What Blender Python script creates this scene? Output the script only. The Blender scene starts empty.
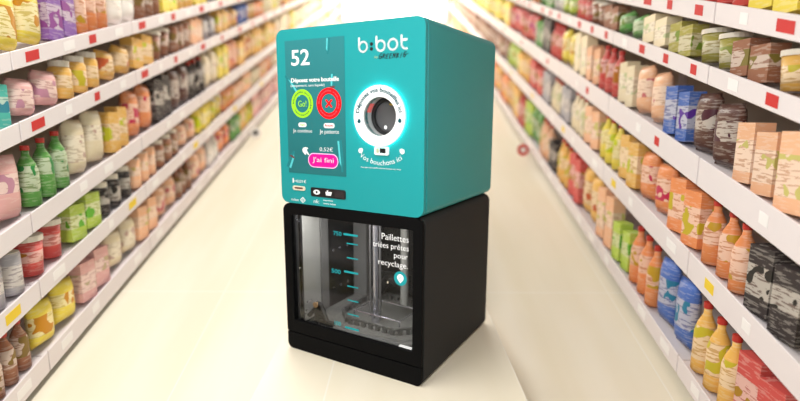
import bpy, bmesh, math, random
from mathutils import Vector, Matrix
random.seed(11)
S = bpy.context.scene
COL = S.collection
PI = math.pi
D = bpy.data

# ------------------------------------------------------------------ camera (calibrated on the machine)
F_PX, PITCH, ROLL, CAM_Z = 495.1, 0.17222, 0.00373, 1.3626
YAW = 0.52578
NEAR = Vector((0.11177, 2.30292, 0))
MW, MD, MH, SPLIT = 0.8988, 0.919, 1.8, 0.8749
SLOPE = math.tan(math.atan((200.5 + 46) / F_PX) - PITCH)     # the aisle climbs away from the camera
RAMP0 = 3.6
def zr(y): return SLOPE * (y - RAMP0)

# ------------------------------------------------------------------ helpers
def lin(c):
    return tuple(((v/255)/12.92 if v/255 <= 0.04045 else ((v/255+0.055)/1.055)**2.4) for v in c)

def mat(name, rgb, rough=0.5, metal=0.0, spec=0.5, emit=0.0, emit_rgb=None, noise=0.0, nscale=40):
    m = D.materials.new(name); m.use_nodes = True
    nt = m.node_tree; b = nt.nodes['Principled BSDF']
    c = lin(rgb)
    b.inputs['Base Color'].default_value = (*c, 1)
    b.inputs['Roughness'].default_value = rough
    b.inputs['Metallic'].default_value = metal
    b.inputs['Specular IOR Level'].default_value = spec
    if noise:
        tc = nt.nodes.new('ShaderNodeTexCoord'); n = nt.nodes.new('ShaderNodeTexNoise'); r = nt.nodes.new('ShaderNodeMapRange')
        n.inputs['Scale'].default_value = nscale
        nt.links.new(tc.outputs['Object'], n.inputs['Vector'])
        nt.links.new(n.outputs['Fac'], r.inputs['Value'])
        r.inputs['To Min'].default_value = max(0.02, rough-noise); r.inputs['To Max'].default_value = rough+noise
        nt.links.new(r.outputs['Result'], b.inputs['Roughness'])
    if emit:
        b.inputs['Emission Color'].default_value = (*lin(emit_rgb or rgb), 1)
        b.inputs['Emission Strength'].default_value = emit
    return m

def link(name, bm, m, parent=None, smooth=False, bevel=0, seg=2):
    me = D.meshes.new(name)
    if isinstance(bm, bmesh.types.BMesh):
        bmesh.ops.recalc_face_normals(bm, faces=bm.faces[:])
        bm.to_mesh(me); bm.free()
    else:
        me.from_pydata(bm[0], [], bm[1])
    me.materials.append(m)
    if smooth:
        for p in me.polygons: p.use_smooth = True
    o = D.objects.new(name, me); COL.objects.link(o)
    if parent is not None: o.parent = parent
    if bevel:
        b = o.modifiers.new('bevel', 'BEVEL'); b.width = bevel; b.segments = seg; b.limit_method = 'ANGLE'; b.angle_limit = math.radians(35)
    return o

def tag(o, label=None, cat=None, group=None, kind=None):
    if label: o['label'] = label
    if cat: o['category'] = cat
    if group: o['group'] = group
    if kind: o['kind'] = kind
    return o

def empty(name, loc=(0, 0, 0), rz=0):
    o = D.objects.new(name, None); COL.objects.link(o)
    o.location = loc; o.rotation_euler = (0, 0, rz); o.empty_display_size = 0.1
    return o

def box(bm, x0, x1, y0, y1, z0, z1, shear=0.0):
    vs = [bm.verts.new((x, y, z + shear*y)) for x in (x0, x1) for y in (y0, y1) for z in (z0, z1)]
    for f in ((0,1,3,2), (4,6,7,5), (0,4,5,1), (2,3,7,6), (0,2,6,4), (1,5,7,3)):
        bm.faces.new([vs[i] for i in f])
    return vs

def B(*a, **k):
    bm = bmesh.new(); box(bm, *a, **k); return bm

def tube(bm, p0, p1, r0, r1=None, n=16):
    r1 = r0 if r1 is None else r1
    p0, p1 = Vector(p0), Vector(p1); d = (p1-p0).normalized()
    a = d.orthogonal().normalized(); b = d.cross(a)
    A = [bm.verts.new(p0 + (a*math.cos(t)+b*math.sin(t))*r0) for t in [2*PI*i/n for i in range(n)]]
    C = [bm.verts.new(p1 + (a*math.cos(t)+b*math.sin(t))*r1) for t in [2*PI*i/n for i in range(n)]]
    for i in range(n): bm.faces.new((A[i], A[(i+1) % n], C[(i+1) % n], C[i]))
    bm.faces.new(A[::-1]); bm.faces.new(C)

def lathe(bm, prof, n=20, sy=1.0):
    rings = []
    for r, z in prof:
        rings.append([bm.verts.new((r*math.cos(2*PI*i/n), sy*r*math.sin(2*PI*i/n), z)) for i in range(n)])
    for a, b in zip(rings, rings[1:]):
        for i in range(n): bm.faces.new((a[i], a[(i+1) % n], b[(i+1) % n], b[i]))
    bm.faces.new(rings[0][::-1]); bm.faces.new(rings[-1])

def rrect(x0, x1, z0, z1, r, n=8):
    """rounded outline in XZ, r = one radius or (bl, br, tr, tl)"""
    rr = (r,)*4 if not isinstance(r, tuple) else r
    out = []
    for (cx, cz, q, a0) in ((x0, z0, rr[0], PI), (x1, z0, rr[1], 1.5*PI), (x1, z1, rr[2], 0), (x0, z1, rr[3], 0.5*PI)):
        sx = 1 if cx == x0 else -1; sz = 1 if cz == z0 else -1
        if q <= 0: out.append((cx, cz)); continue
        for i in range(n+1):
            a = a0 + 0.5*PI*i/n
            out.append((cx+sx*q+q*math.cos(a), cz+sz*q+q*math.sin(a)))
    return out

def circle(cx, cz, r, n=48, rz=None):
    rz = rz or r
    return [(cx+r*math.cos(2*PI*i/n), cz+rz*math.sin(2*PI*i/n)) for i in range(n)]

def plate(outer, holes, y0, y1, bm=None):
    """plate in XZ between depth y0 (front) and y1, with holes"""
    bm = bm or bmesh.new()
    loops = [outer] + list(holes); F = []; E = []
    for lp in loops:
        vs = [bm.verts.new((x, y0, z)) for x, z in lp]; F.append(vs)
        for i in range(len(vs)): E.append(bm.edges.new((vs[i], vs[(i+1) % len(vs)])))
    if len(holes) == 1 and len(holes[0]) == len(outer):
        n = len(outer); fs = [bm.faces.new((F[0][i], F[0][(i+1) % n], F[1][(i+1) % n], F[1][i])) for i in range(n)]
    elif holes: fs = [g for g in bmesh.ops.triangle_fill(bm, edges=E, use_dissolve=False, use_beauty=True)['geom'] if isinstance(g, bmesh.types.BMFace)]
    else: fs = [bm.faces.new(F[0])]
    mp = {}
    for vs in F:
        for v in vs: mp[v] = bm.verts.new((v.co.x, y1, v.co.z))
    for f in fs: bm.faces.new([mp[v] for v in reversed(f.verts)])
    for vs in F:
        n = len(vs)
        for i in range(n): bm.faces.new((vs[i], vs[(i+1) % n], mp[vs[(i+1) % n]], mp[vs[i]]))
    return bm

def strokes(lines, w, y0, y1, bm=None):
    bm = bm or bmesh.new()
    for ln in lines:
        for (a, b) in zip(ln, ln[1:]):
            dx, dz = b[0]-a[0], b[1]-a[1]; L = math.hypot(dx, dz) or 1e-6
            nx, nz = -dz/L*w/2, dx/L*w/2
            plate([(a[0]+nx, a[1]+nz), (a[0]-nx, a[1]-nz), (b[0]-nx, b[1]-nz), (b[0]+nx, b[1]+nz)], [], y0, y1, bm)
        for p in ln: plate(circle(p[0], p[1], w/2, 10), [], y0, y1, bm)
    return bm

def arc(cx, cz, r, a0, a1, n=20, rz=None):
    rz = rz or r
    return [(cx+r*math.cos(math.radians(a0+(a1-a0)*i/n)), cz+rz*math.sin(math.radians(a0+(a1-a0)*i/n))) for i in range(n+1)]

_txt = {}
def glyphs(body, bold):
    k = (body, bold)
    if k not in _txt:
        cu = D.curves.new('lettering', 'FONT'); cu.body = body; cu.size = 1; cu.extrude = 0.02; cu.offset = bold; cu.resolution_u = 3
        o = D.objects.new('lettering', cu); COL.objects.link(o)
        dg = bpy.context.evaluated_depsgraph_get()
        me = D.meshes.new_from_object(o.evaluated_get(dg))
        v = [tuple(x.co) for x in me.vertices]; f = [tuple(p.vertices) for p in me.polygons]
        D.objects.remove(o); D.meshes.remove(me)
        _txt[k] = (v, f)
    return _txt[k]

def text(name, body, x0, x1, z0, z1, m, parent, y=-0.001, t=0.0012, bold=0.0, shear=0.0):
    """lettering whose ink fills the box x0..x1, z0..z1 on the front plane"""
    v, f = glyphs(body, bold)
    mx = [min(a[0] for a in v), max(a[0] for a in v)]; my = [min(a[1] for a in v), max(a[1] for a in v)]
    V = []
    for a in v:
        s = (a[0]-mx[0])/(mx[1]-mx[0]); q = (a[1]-my[0])/(my[1]-my[0])
        V.append((x0+s*(x1-x0)+shear*q*(z1-z0), y-(t if a[2] > 0 else 0)+0.0006, z0+q*(z1-z0)))
    return link(name, (V, f), m, parent)

def arc_text(name, body, cx, cz, r, a0, a1, h, m, parent, y, bold=0.0, outward=True, t=0.0012):
    v, f = glyphs(body, bold)
    mx = [min(a[0] for a in v), max(a[0] for a in v)]; my = [min(a[1] for a in v), max(a[1] for a in v)]
    V = []
    for a in v:
        s = (a[0]-mx[0])/(mx[1]-mx[0]); q = (a[1]-my[0])/(my[1]-my[0])
        an = math.radians(a0+s*(a1-a0)); rr = r+(q*h if outward else -q*h)
        V.append((cx+rr*math.cos(an), y-(t if a[2] > 0 else 0)+0.0006, cz+rr*math.sin(an)))
    return link(name, (V, f), m, parent)

# ------------------------------------------------------------------ materials
def teal_mat():
    m = mat('teal_lacquer', (25, 156, 160), 0.42, 0.0, 0.35, noise=0.03, nscale=300)
    return m
TEAL = teal_mat()
TEAL_DK = mat('teal_seam', (16, 70, 72), 0.6)
BLACK = mat('black_gloss_door', (14, 14, 15), 0.6, 0, 0.06, noise=0.05, nscale=60)
BODY = mat('black_powder_coat', (48, 48, 48), 0.7, 0, 0.15, noise=0.08, nscale=200)
SEAM = mat('dark_seam', (8, 8, 8), 0.8, 0, 0.1)
LINER = mat('dark_liner', (33, 33, 33), 0.5, 0, 0.3, noise=0.1, nscale=30)
PANEL = mat('brushed_grey_panel', (150, 150, 146), 0.45, 0.2, 0.5, noise=0.1, nscale=15)
PANEL2 = mat('smoked_grey_panel', (105, 105, 104), 0.5, 0.1, 0.5, noise=0.1, nscale=15)
CHROME = mat('chrome', (215, 215, 225), 0.18, 0.9, 0.5)
STEEL = mat('dull_steel', (135, 135, 138), 0.35, 0.8)
TRAYM = mat('dark_grey_plastic', (98, 98, 96), 0.35, 0, 0.5, noise=0.1, nscale=60)
BLKPL = mat('black_plastic', (18, 18, 18), 0.4)
WHITE = mat('white_print', (245, 248, 248), 0.5, 0, 0.2, emit=0.04)
WHITEG = mat('white_window_print', (245, 245, 245), 0.5, 0, 0.2, emit=0.25)  # print given some glow so it reads on the dark glass
TPRINT = mat('turquoise_window_print', (30, 160, 168), 0.5, 0, 0.2, emit=0.08)  # slight glow added to keep the marks readable
TPDARK = mat('dark_teal_print', (4, 80, 90), 0.6, 0, 0.1)
BLKPR = mat('black_print', (12, 12, 14), 0.5)
PALEPR = mat('pale_gold_print', (190, 205, 150), 0.5)
GREEN = mat('lime_screen_ink', (150, 212, 40), 0.5, 0, 0.2, emit=0.35)
RED = mat('red_screen_ink', (255, 15, 25), 0.5, 0, 0.2, emit=0.5)
PINK = mat('magenta_screen_ink', (240, 15, 135), 0.5, 0, 0.2, emit=0.4)
BOTT = mat('pale_cyan_screen_ink', (90, 200, 205), 0.5, 0, 0.2, emit=0.12)
BOTTD = mat('deep_cyan_screen_ink', (36, 128, 134), 0.5, 0, 0.2, emit=0.06)
BROWN = mat('brown_screen_ink', (110, 60, 60), 0.5)
BEIGE = mat('beige_slot', (235, 222, 196), 0.5)
RINGM = mat('lit_white_ring', (250, 253, 253), 0.5, 0, 0.2, emit=0.12)
HALO = mat('cyan_led', (90, 255, 250), 0.4, 0, 0.2, emit=7.0, emit_rgb=(40, 250, 245))
DRUM = mat('dark_grey_drum', (92, 92, 94), 0.35, 0, 0.5)
DRUMD = mat('black_drum_rim', (30, 30, 31), 0.35)
RED_REFL = mat('red_reflection', (230, 110, 105), 0.5, emit=0.35)
YEL = mat('yellow_mark', (200, 165, 30), 0.5)
TUNNEL = mat('grey_tunnel_wall', (205, 208, 208), 0.3, 0.0)
LEDW = mat('white_led', (255, 255, 250), 0.5, emit=5)

def screen_mat():
    m = mat('display', (42, 140, 145), 0.3, 0, 0.3)
    nt = m.node_tree; b = nt.nodes['Principled BSDF']
    tc = nt.nodes.new('ShaderNodeTexCoord'); sp = nt.nodes.new('ShaderNodeSeparateXYZ'); cr = nt.nodes.new('ShaderNodeValToRGB')
    nt.links.new(tc.outputs['Generated'], sp.inputs[0]); nt.links.new(sp.outputs['Z'], cr.inputs['Fac'])
    e = cr.color_ramp.elements
    e[0].position = 0.1; e[0].color = (*lin((4, 26, 28)), 1)
    e[1].position = 1.0; e[1].color = (*lin((34, 92, 96)), 1)
    nt.links.new(cr.outputs['Color'], b.inputs['Emission Color']); b.inputs['Emission Strength'].default_value = 1.0
    b.inputs['Base Color'].default_value = (*lin((34, 112, 116)), 1)
    return m
SCREEN = screen_mat()

def glass_mat():
    m = D.materials.new('clear_glass'); m.use_nodes = True; nt = m.node_tree; nt.nodes.clear()
    o = nt.nodes.new('ShaderNodeOutputMaterial'); mx = nt.nodes.new('ShaderNodeMixShader')
    t = nt.nodes.new('ShaderNodeBsdfTransparent'); g = nt.nodes.new('ShaderNodeBsdfGlossy'); fr = nt.nodes.new('ShaderNodeFresnel')
    t.inputs['Color'].default_value = (0.93, 0.93, 0.93, 1); g.inputs['Roughness'].default_value = 0.03; fr.inputs['IOR'].default_value = 1.25
    nt.links.new(fr.outputs[0], mx.inputs[0]); nt.links.new(t.outputs[0], mx.inputs[1]); nt.links.new(g.outputs[0], mx.inputs[2]); nt.links.new(mx.outputs[0], o.inputs[0])
    return m
GLASS = glass_mat()

def floor_mat():
    m = mat('cream_floor', (242, 233, 214), 0.45, 0, 0.35)
    nt = m.node_tree; b = nt.nodes['Principled BSDF']
    tc = nt.nodes.new('ShaderNodeTexCoord'); mp = nt.nodes.new('ShaderNodeMapping')
    mp.inputs['Location'].default_value = (1.35, 0.3, 0)
    n = nt.nodes.new('ShaderNodeTexNoise'); n.inputs['Scale'].default_value = 1.3; n.inputs['Detail'].default_value = 3
    mp2 = nt.nodes.new('ShaderNodeMapping'); mp2.inputs['Scale'].default_value = (2.2, 0.35, 0.35)
    br = nt.nodes.new('ShaderNodeTexBrick'); br.offset = 0.0; br.squash = 1.0
    br.inputs['Scale'].default_value = 1.0; br.inputs['Mortar Size'].default_value = 0.006; br.inputs['Mortar Smooth'].default_value = 0.6
    br.inputs['Brick Width'].default_value = 0.985; br.inputs['Row Height'].default_value = 3.94
    br.inputs['Color1'].default_value = (0, 0, 0, 1); br.inputs['Color2'].default_value = (0, 0, 0, 1); br.inputs['Mortar'].default_value = (1, 1, 1, 1)
    cr = nt.nodes.new('ShaderNodeValToRGB'); e = cr.color_ramp.elements
    e[0].position = 0.3; e[0].color = (*lin((238, 227, 202)), 1); e[1].position = 0.7; e[1].color = (*lin((245, 236, 217)), 1)
    mx = nt.nodes.new('ShaderNodeMixRGB'); mx.inputs['Color2'].default_value = (*lin((250, 245, 235)), 1)
    ml = nt.nodes.new('ShaderNodeMath'); ml.operation = 'MULTIPLY'; ml.inputs[1].default_value = 0.55
    L = nt.links.new
    L(tc.outputs['Object'], mp.inputs[0]); L(mp.outputs[0], br.inputs['Vector'])
    L(tc.outputs['Object'], mp2.inputs[0]); L(mp2.outputs[0], n.inputs['Vector']); L(n.outputs['Fac'], cr.inputs['Fac'])
    L(br.outputs['Color'], ml.inputs[0]); L(ml.outputs[0], mx.inputs['Fac']); L(cr.outputs['Color'], mx.inputs['Color1']); L(mx.outputs[0], b.inputs['Base Color'])
    return m
FLOOR = floor_mat()
WALL = mat('painted_wall', (232, 226, 216), 0.8, noise=0.05)
SHELF = mat('pale_grey_shelf', (232, 222, 222), 0.5, 0, 0.4, noise=0.08, nscale=25)
SHELFB = mat('shelf_back', (205, 190, 172), 0.7)
SHELFD = mat('shelf_plinth', (120, 105, 84), 0.7)
CARDW = mat('white_card', (245, 240, 238), 0.6)
CARDR = mat('red_card', (205, 40, 38), 0.6)
CARDY = mat('yellow_card', (240, 205, 50), 0.6)
GLOWM = mat('added_white_glow', (255, 252, 240), 0.5, emit=2.2)

def product_mat(name, rough, accent, lo=0.3, hi=0.72):
    """packaging: the pack's own colour, a paler printed label with lines of print and a picture in an accent colour"""
    m = D.materials.new(name); m.use_nodes = True; nt = m.node_tree; b = nt.nodes['Principled BSDF']; L = nt.links.new; N = nt.nodes.new
    def math_(op, a, b_=None, c=None):
        n = N('ShaderNodeMath'); n.operation = op
        for k, v in enumerate((a, b_, c)):
            if v is None: continue
            if isinstance(v, (int, float)): n.inputs[k].default_value = v
            else: L(v, n.inputs[k])
        return n.outputs[0]
    def mix(f, c1, c2):
        n = N('ShaderNodeMixRGB')
        for k, v in zip(('Fac', 'Color1', 'Color2'), (f, c1, c2)):
            if isinstance(v, (int, float, tuple)): n.inputs[k].default_value = v
            else: L(v, n.inputs[k])
        return n.outputs[0]
    oi = N('ShaderNodeObjectInfo'); tc = N('ShaderNodeTexCoord'); sp = N('ShaderNodeSeparateXYZ'); L(tc.outputs['Generated'], sp.inputs[0])
    rnd = oi.outputs['Random']; z = sp.outputs['Z']
    off = math_('MULTIPLY', rnd, 37.0); cb = N('ShaderNodeCombineXYZ'); L(off, cb.inputs['X']); L(off, cb.inputs['Z'])
    add = N('ShaderNodeVectorMath'); add.operation = 'ADD'; L(tc.outputs['Object'], add.inputs[0]); L(cb.outputs[0], add.inputs[1])
    lo_ = math_('ADD', lo-0.12, math_('MULTIPLY', rnd, 0.24))
    band = math_('MULTIPLY', math_('GREATER_THAN', z, lo_), math_('LESS_THAN', z, hi))
    n1 = N('ShaderNodeTexNoise'); n1.inputs['Scale'].default_value = 11; n1.inputs['Detail'].default_value = 1; L(add.outputs[0], n1.inputs['Vector'])
    pic = math_('GREATER_THAN', n1.outputs['Fac'], 0.57)
    mp = N('ShaderNodeMapping'); mp.inputs['Scale'].default_value = (14, 14, 95); L(add.outputs[0], mp.inputs[0])
    n2 = N('ShaderNodeTexNoise'); n2.inputs['Scale'].default_value = 1; n2.inputs['Detail'].default_value = 2; L(mp.outputs[0], n2.inputs['Vector'])
    lines = math_('MULTIPLY', math_('GREATER_THAN', n2.outputs['Fac'], 0.56), 0.75)
    cool = N('ShaderNodeHueSaturation'); cool.inputs['Saturation'].default_value = 0.92; cool.inputs['Value'].default_value = 1.08; L(oi.outputs['Color'], cool.inputs['Color']); base = cool.outputs[0]
    pale = mix(0.5, base, (0.9, 0.82, 0.72, 1))
    hs = N('ShaderNodeHueSaturation'); hs.inputs['Hue'].default_value = accent; hs.inputs['Value'].default_value = 0.75; L(oi.outputs['Color'], hs.inputs['Color'])
    dark = mix(0.4, base, (0.16, 0.05, 0.03, 1))
    lab = mix(lines, pale, dark)
    lab = mix(pic, lab, hs.outputs[0])
    lines2 = math_('MULTIPLY', lines, 0.5)
    outc = mix(lines2, base, pale)
    L(mix(band, outc, lab), b.inputs['Base Color']); b.inputs['Roughness'].default_value = rough; b.inputs['Specular IOR Level'].default_value = 0.25
    return m
P_CARD = product_mat('printed_carton', 0.55, 0.58)
P_BAG = product_mat('printed_foil_bag', 0.4, 0.44)
P_JAR = product_mat('labelled_jar', 0.4, 0.55)
P_LID = mat('pack_lid', (225, 215, 200), 0.4)
P_LIDR = mat('red_lid', (190, 50, 40), 0.4)

# ------------------------------------------------------------------ setting
bm = bmesh.new()
ya, yb = -1.0, 18.6
vs = []
for (y, z) in ((ya, zr(ya)), (yb, zr(yb)), (yb, zr(yb)-0.3), (ya, zr(ya)-0.3)):
    vs.append([bm.verts.new((x, y, z)) for x in (-3.1, 2.75)])
for i in range(4): bm.faces.new((vs[i][0], vs[i][1], vs[(i+1) % 4][1], vs[(i+1) % 4][0]))
bm.faces.new([v[0] for v in vs][::-1]); bm.faces.new([v[1] for v in vs])
# level landing let into the slope, on which the machine stands
y0l = 2.02
P = [(-0.72, y0l, zr(y0l)-0.05), (-0.72, y0l, 0), (-0.72, RAMP0, 0), (-0.72, RAMP0, -0.05)]
A = [bm.verts.new(p) for p in P]; C = [bm.verts.new((0.62, p[1], p[2])) for p in P]
for i in range(4): bm.faces.new((A[i], A[(i+1) % 4], C[(i+1) % 4], C[i]))
bm.faces.new(A[::-1]); bm.faces.new(C)
tag(link('floor', bm, FLOOR), kind='structure')
XL, XR = -2.13, 1.69
def wall(name, x0, x1, y0, y1, h):
    bm = bmesh.new(); box(bm, x0, x1, y0, y1, -SLOPE*RAMP0-0.02, -SLOPE*RAMP0+h, shear=SLOPE)
    tag(link(name, bm, WALL), kind='structure')
wall('wall_left', -3.1, -3.0, -1, 18.6, 3.4)
wall('wall_right', 2.65, 2.75, -1, 18.6, 3.4)
wall('wall_back', -3.0, 2.65, 18.5, 18.6, 3.4)

# ------------------------------------------------------------------ shelving
# tiers: (bottom of the front rail, top of the front rail) above the floor
TL = [(0.05, 0.18), (0.51, 0.63), (0.91, 1.03), (1.44, 1.55), (1.83, 1.93)]
TR = [(0.05, 0.17), (0.67, 0.82), (1.21, 1.37), (1.77, 1.87), (2.09, 2.20)]
TOP = {'left': 2.45, 'right': 2.72}
BAY = 1.3; Y0 = 1.5; NB = 13
ORD = ['first', 'second', 'third', 'fourth', 'fifth', 'sixth', 'seventh', 'eighth', 'ninth', 'tenth', 'eleventh', 'twelfth', 'thirteenth']

def make_unit(side):
    tiers = TL if side == 'left' else TR
    s = -1 if side == 'left' else 1                       # shelves run from x=0 (front) to x=s*0.6
    root = empty('shelving_unit')
    def bx(bm, d0, d1, y0, y1, z0, z1):
        a, b = sorted((s*d0, s*d1)); box(bm, a, b, y0, y1, z0, z1, shear=SLOPE)
    g = 0.004
    b = bmesh.new(); bx(b, 0.60, 0.63, g, BAY-g, 0.0, TOP[side]); link('back_panel', b, SHELFB, root)
    b = bmesh.new(); bx(b, 0.07, 0.60, g, BAY-g, 0.0, 0.07); link('plinth', b, SHELFD, root)
    for yy in (g, BAY-g-0.03):
        b = bmesh.new(); bx(b, 0.57, 0.60, yy, yy+0.03, 0.07, TOP[side]-0.05); link('upright', b, SHELF, root)
    for k, (z0, z1) in enumerate(tiers):
        b = bmesh.new(); bx(b, 0.012, 0.57, g, BAY-g, z1-0.06, z1-0.035)
        sh = link('shelf_board', b, SHELF, root)
        b = bmesh.new(); bx(b, 0.0, 0.012, g, BAY-g, z0, z1)
        r = link('price_rail', b, SHELF, root, bevel=0.003, seg=1)
        for j in range(4):
            yy = 0.12+0.31*j+random.uniform(-0.03, 0.03); w = random.choice((0.06, 0.08, 0.11))
            if (k*4+j) % 3 == 2 and k < 3: continue
            zc = (z0+z1)/2
            b = bmesh.new(); a0, a1 = sorted((0, -s*0.002)); box(b, a0, a1, yy, yy+w, zc-0.028, zc+0.028, shear=SLOPE)
            m = CARDR if (k >= 3 and j % 2 == 0) or (side == 'right' and k >= 1 and j == 1) else (CARDY if (j == 3 and k == 1) else CARDW)
            c = link('price_card', b, m, r)
            if m is not CARDW: c['label'] = 'red price card' if m is CARDR else 'yellow price card'
    return root

def copy_tree(o, parent=None):
    c = o.copy(); COL.objects.link(c)
    if parent is not None: c.parent = parent
    for ch in list(o.children): copy_tree(ch, c)
    return c

for side, X in (('left', XL), ('right', XR)):
    proto = make_unit(side)
    for i in range(NB):
        o = proto if i == 0 else copy_tree(proto)
        y = Y0+i*BAY
        o.location = (X, y, zr(y))
        tag(o, 'pale grey supermarket shelving bay, %s from the camera on the %s side of the aisle' % (ORD[i], side), 'shelving', 'shelving bays on the %s side' % side)

# ------------------------------------------------------------------ products
def proj(x, y, z):
    z -= CAM_Z; c, s = math.cos(PITCH), math.sin(PITCH)
    d = y*c-z*s; u = y*s+z*c
    return 400+F_PX*x/d, 200.5-F_PX*u/d

YEL_, GOLD, ORG, RED_, CRIM, MAG, PUR, BLU, TEA, GRN, LIME, WHI, CRM, BRN, DBR, BLK, GRY, PNK, OLV, PCH = (
    (235,210,40), (225,170,60), (228,130,55), (205,55,45), (150,45,50), (205,80,140), (140,90,170), (60,100,180), (60,175,160), (85,150,60), (180,205,60),
    (238,232,225), (230,212,175), (150,95,65), (95,60,50), (58,50,50), (165,160,165), (225,165,160), (160,150,60), (235,175,130))
NAMES = {YEL_:'bright yellow', GOLD:'golden', ORG:'orange', RED_:'red', CRIM:'dark red', MAG:'magenta', PUR:'purple', BLU:'blue', TEA:'turquoise', GRN:'green', LIME:'lime green',
         WHI:'white', CRM:'cream', BRN:'brown', DBR:'dark brown', BLK:'black', GRY:'grey', PNK:'pink', OLV:'olive', PCH:'peach'}
MAP = {
 'left': [
  [(-60,OLV),(5,BRN),(20,ORG),(38,YEL_),(48,PNK),(60,WHI),(72,RED_),(84,PNK),(98,GRN),(112,CRM),(125,CRM),(142,PCH),(152,ORG),(165,CRM),(180,BRN),(192,PCH),(202,ORG),(215,WHI),(228,ORG),(234,GRN),(245,CRM),(262,PNK),(300,PCH),(340,CRM)],
  [(-40,GRY),(8,GRY),(22,WHI),(40,CRM),(58,YEL_),(75,LIME),(90,YEL_),(100,LIME),(112,BLK),(125,GRY),(138,PCH),(148,CRM),(158,BRN),(168,WHI),(180,PCH),(190,DBR),(202,YEL_),(214,YEL_),(228,ORG),(240,PCH),(256,CRM),(300,PCH),(330,CRM)],
  [(-40,PNK),(6,MAG),(18,PUR),(28,PNK),(42,GRN),(55,LIME),(66,GRN),(80,CRM),(95,WHI),(112,WHI),(125,CRM),(138,CRM),(150,DBR),(160,BLK),(172,BRN),(184,CRM),(195,BLK),(205,CRM),(215,YEL_),(230,ORG),(248,GOLD),(300,CRM)],
  [(-40,TEA),(8,GRN),(20,TEA),(34,ORG),(45,PNK),(58,CRIM),(72,GRY),(85,MAG),(98,BRN),(110,RED_),(120,YEL_),(132,GOLD),(145,CRM),(158,BRN),(172,BRN),(182,GOLD),(192,GRY),(202,GRY),(214,YEL_),(226,GOLD),(240,BLU),(255,CRM),(300,CRM)],
  [(-40,OLV),(6,YEL_),(20,GOLD),(34,ORG),(48,PUR),(60,PUR),(72,CRIM),(86,RED_),(100,CRIM),(115,WHI),(130,CRIM),(148,DBR),(162,BRN),(176,GOLD),(188,YEL_),(205,BLK),(218,YEL_),(235,PCH),(300,CRM)]],
 'right': [
  [(498,ORG),(512,GOLD),(522,RED_),(530,LIME),(540,GRN),(548,BLK),(558,GRY),(568,CRM),(580,CRM),(592,GOLD),(604,PCH),(616,YEL_),(626,LIME),(638,GOLD),(650,ORG),(662,ORG),(672,PUR),(680,BLU),(690,ORG),(702,YEL_),(716,YEL_),(728,GOLD),(745,BRN),(765,RED_),(800,ORG)],
  [(500,BRN),(512,LIME),(522,GOLD),(535,RED_),(548,GRY),(560,CRM),(572,RED_),(584,CRM),(598,PCH),(612,YEL_),(624,ORG),(638,GOLD),(650,CRIM),(658,PUR),(668,GRN),(680,TEA),(694,TEA),(708,ORG),(722,ORG),(738,ORG),(752,RED_),(768,OLV),(784,BLK),(800,YEL_),(830,OLV)],
  [(500,YEL_),(514,RED_),(528,RED_),(540,GRN),(552,BLK),(565,YEL_),(578,CRM),(592,PCH),(606,WHI),(620,PCH),(634,CRM),(648,RED_),(662,PCH),(676,BLU),(688,GRY),(700,BLK),(714,CRM),(728,DBR),(742,RED_),(756,ORG),(772,PCH),(788,ORG),(810,YEL_)],
  [(500,BLK),(515,YEL_),(530,ORG),(545,GRN),(560,WHI),(575,LIME),(590,RED_),(604,BRN),(620,PCH),(636,GRN),(650,GRN),(664,CRM),(678,LIME),(690,CRM),(704,BLU),(716,OLV),(732,YEL_),(746,GOLD),(760,BRN),(775,BRN),(790,OLV),(815,GOLD)],
  [(500,RED_),(515,BLU),(530,CRIM),(548,CRM),(566,RED_),(584,BRN),(600,ORG),(616,BRN),(634,GRY),(655,CRM),(676,WHI),(700,GRY),(718,WHI),(740,RED_),(756,WHI),(775,GOLD),(790,YEL_),(815,YEL_)]]}

def k_carton(w, h, d):
    root_bm = B(-d/2, d/2, -w/2, w/2, 0, h); return [('carton', root_bm, P_CARD, False)]
def k_bag(w, h, d):
    bm = bmesh.new(); n, m = 8, 10; F = {}
    for s in (-1, 1):
        for i in range(n+1):
            for j in range(m+1):
                u, v = i/n, j/m
                t = max(0, (1-abs(2*u-1)**3))**0.5*max(0, (1-abs(2*v-1)**4))**0.6
                if t < 0.02 and s == 1 and (i, j, -1) in F: F[i, j, 1] = F[i, j, -1]; continue
                ww = 1-0.06*math.sin(PI*v)
                F[i, j, s] = bm.verts.new((s*d/2*t, (u-0.5)*w*ww, v*h))
    for s in (-1, 1):
        for i in range(n):
            for j in range(m):
                q = [F[i, j, s], F[i+1, j, s], F[i+1, j+1, s], F[i, j+1, s]]
                try: bm.faces.new(q)
                except ValueError: pass
    return [('snack_bag', bm, P_BAG, True)]
def k_bottle(w, h, d):
    r = w/2; a = bmesh.new(); lathe(a, [(r*.9, 0), (r, .02*h), (r, .58*h), (r*.8, .7*h), (r*.36, .84*h), (r*.34, .93*h)], 18)
    b = bmesh.new(); lathe(b, [(r*.42, .92*h), (r*.42, h)], 14)
    return [('bottle', a, P_JAR, True), ('cap', b, P_LIDR, False)]
def k_jar(w, h, d):
    r = w/2; a = bmesh.new(); lathe(a, [(r*.9, 0), (r, .04*h), (r, .76*h), (r*.82, .85*h)], 18)
    b = bmesh.new(); lathe(b, [(r*.88, .84*h), (r*.88, h)], 18)
    return [('jar', a, P_JAR, True), ('lid', b, P_LID, False)]
def k_can(w, h, d):
    r = w/2; a = bmesh.new(); lathe(a, [(r*.93, 0), (r, .03*h), (r, .97*h), (r*.93, h)], 18)
    b = bmesh.new(); lathe(b, [(r*.94, h), (r*.94, 1.015*h), (r*.86, 1.015*h)], 18)
    return [('food_can', a, P_JAR, True), ('lid', b, P_LID, False)]
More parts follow.
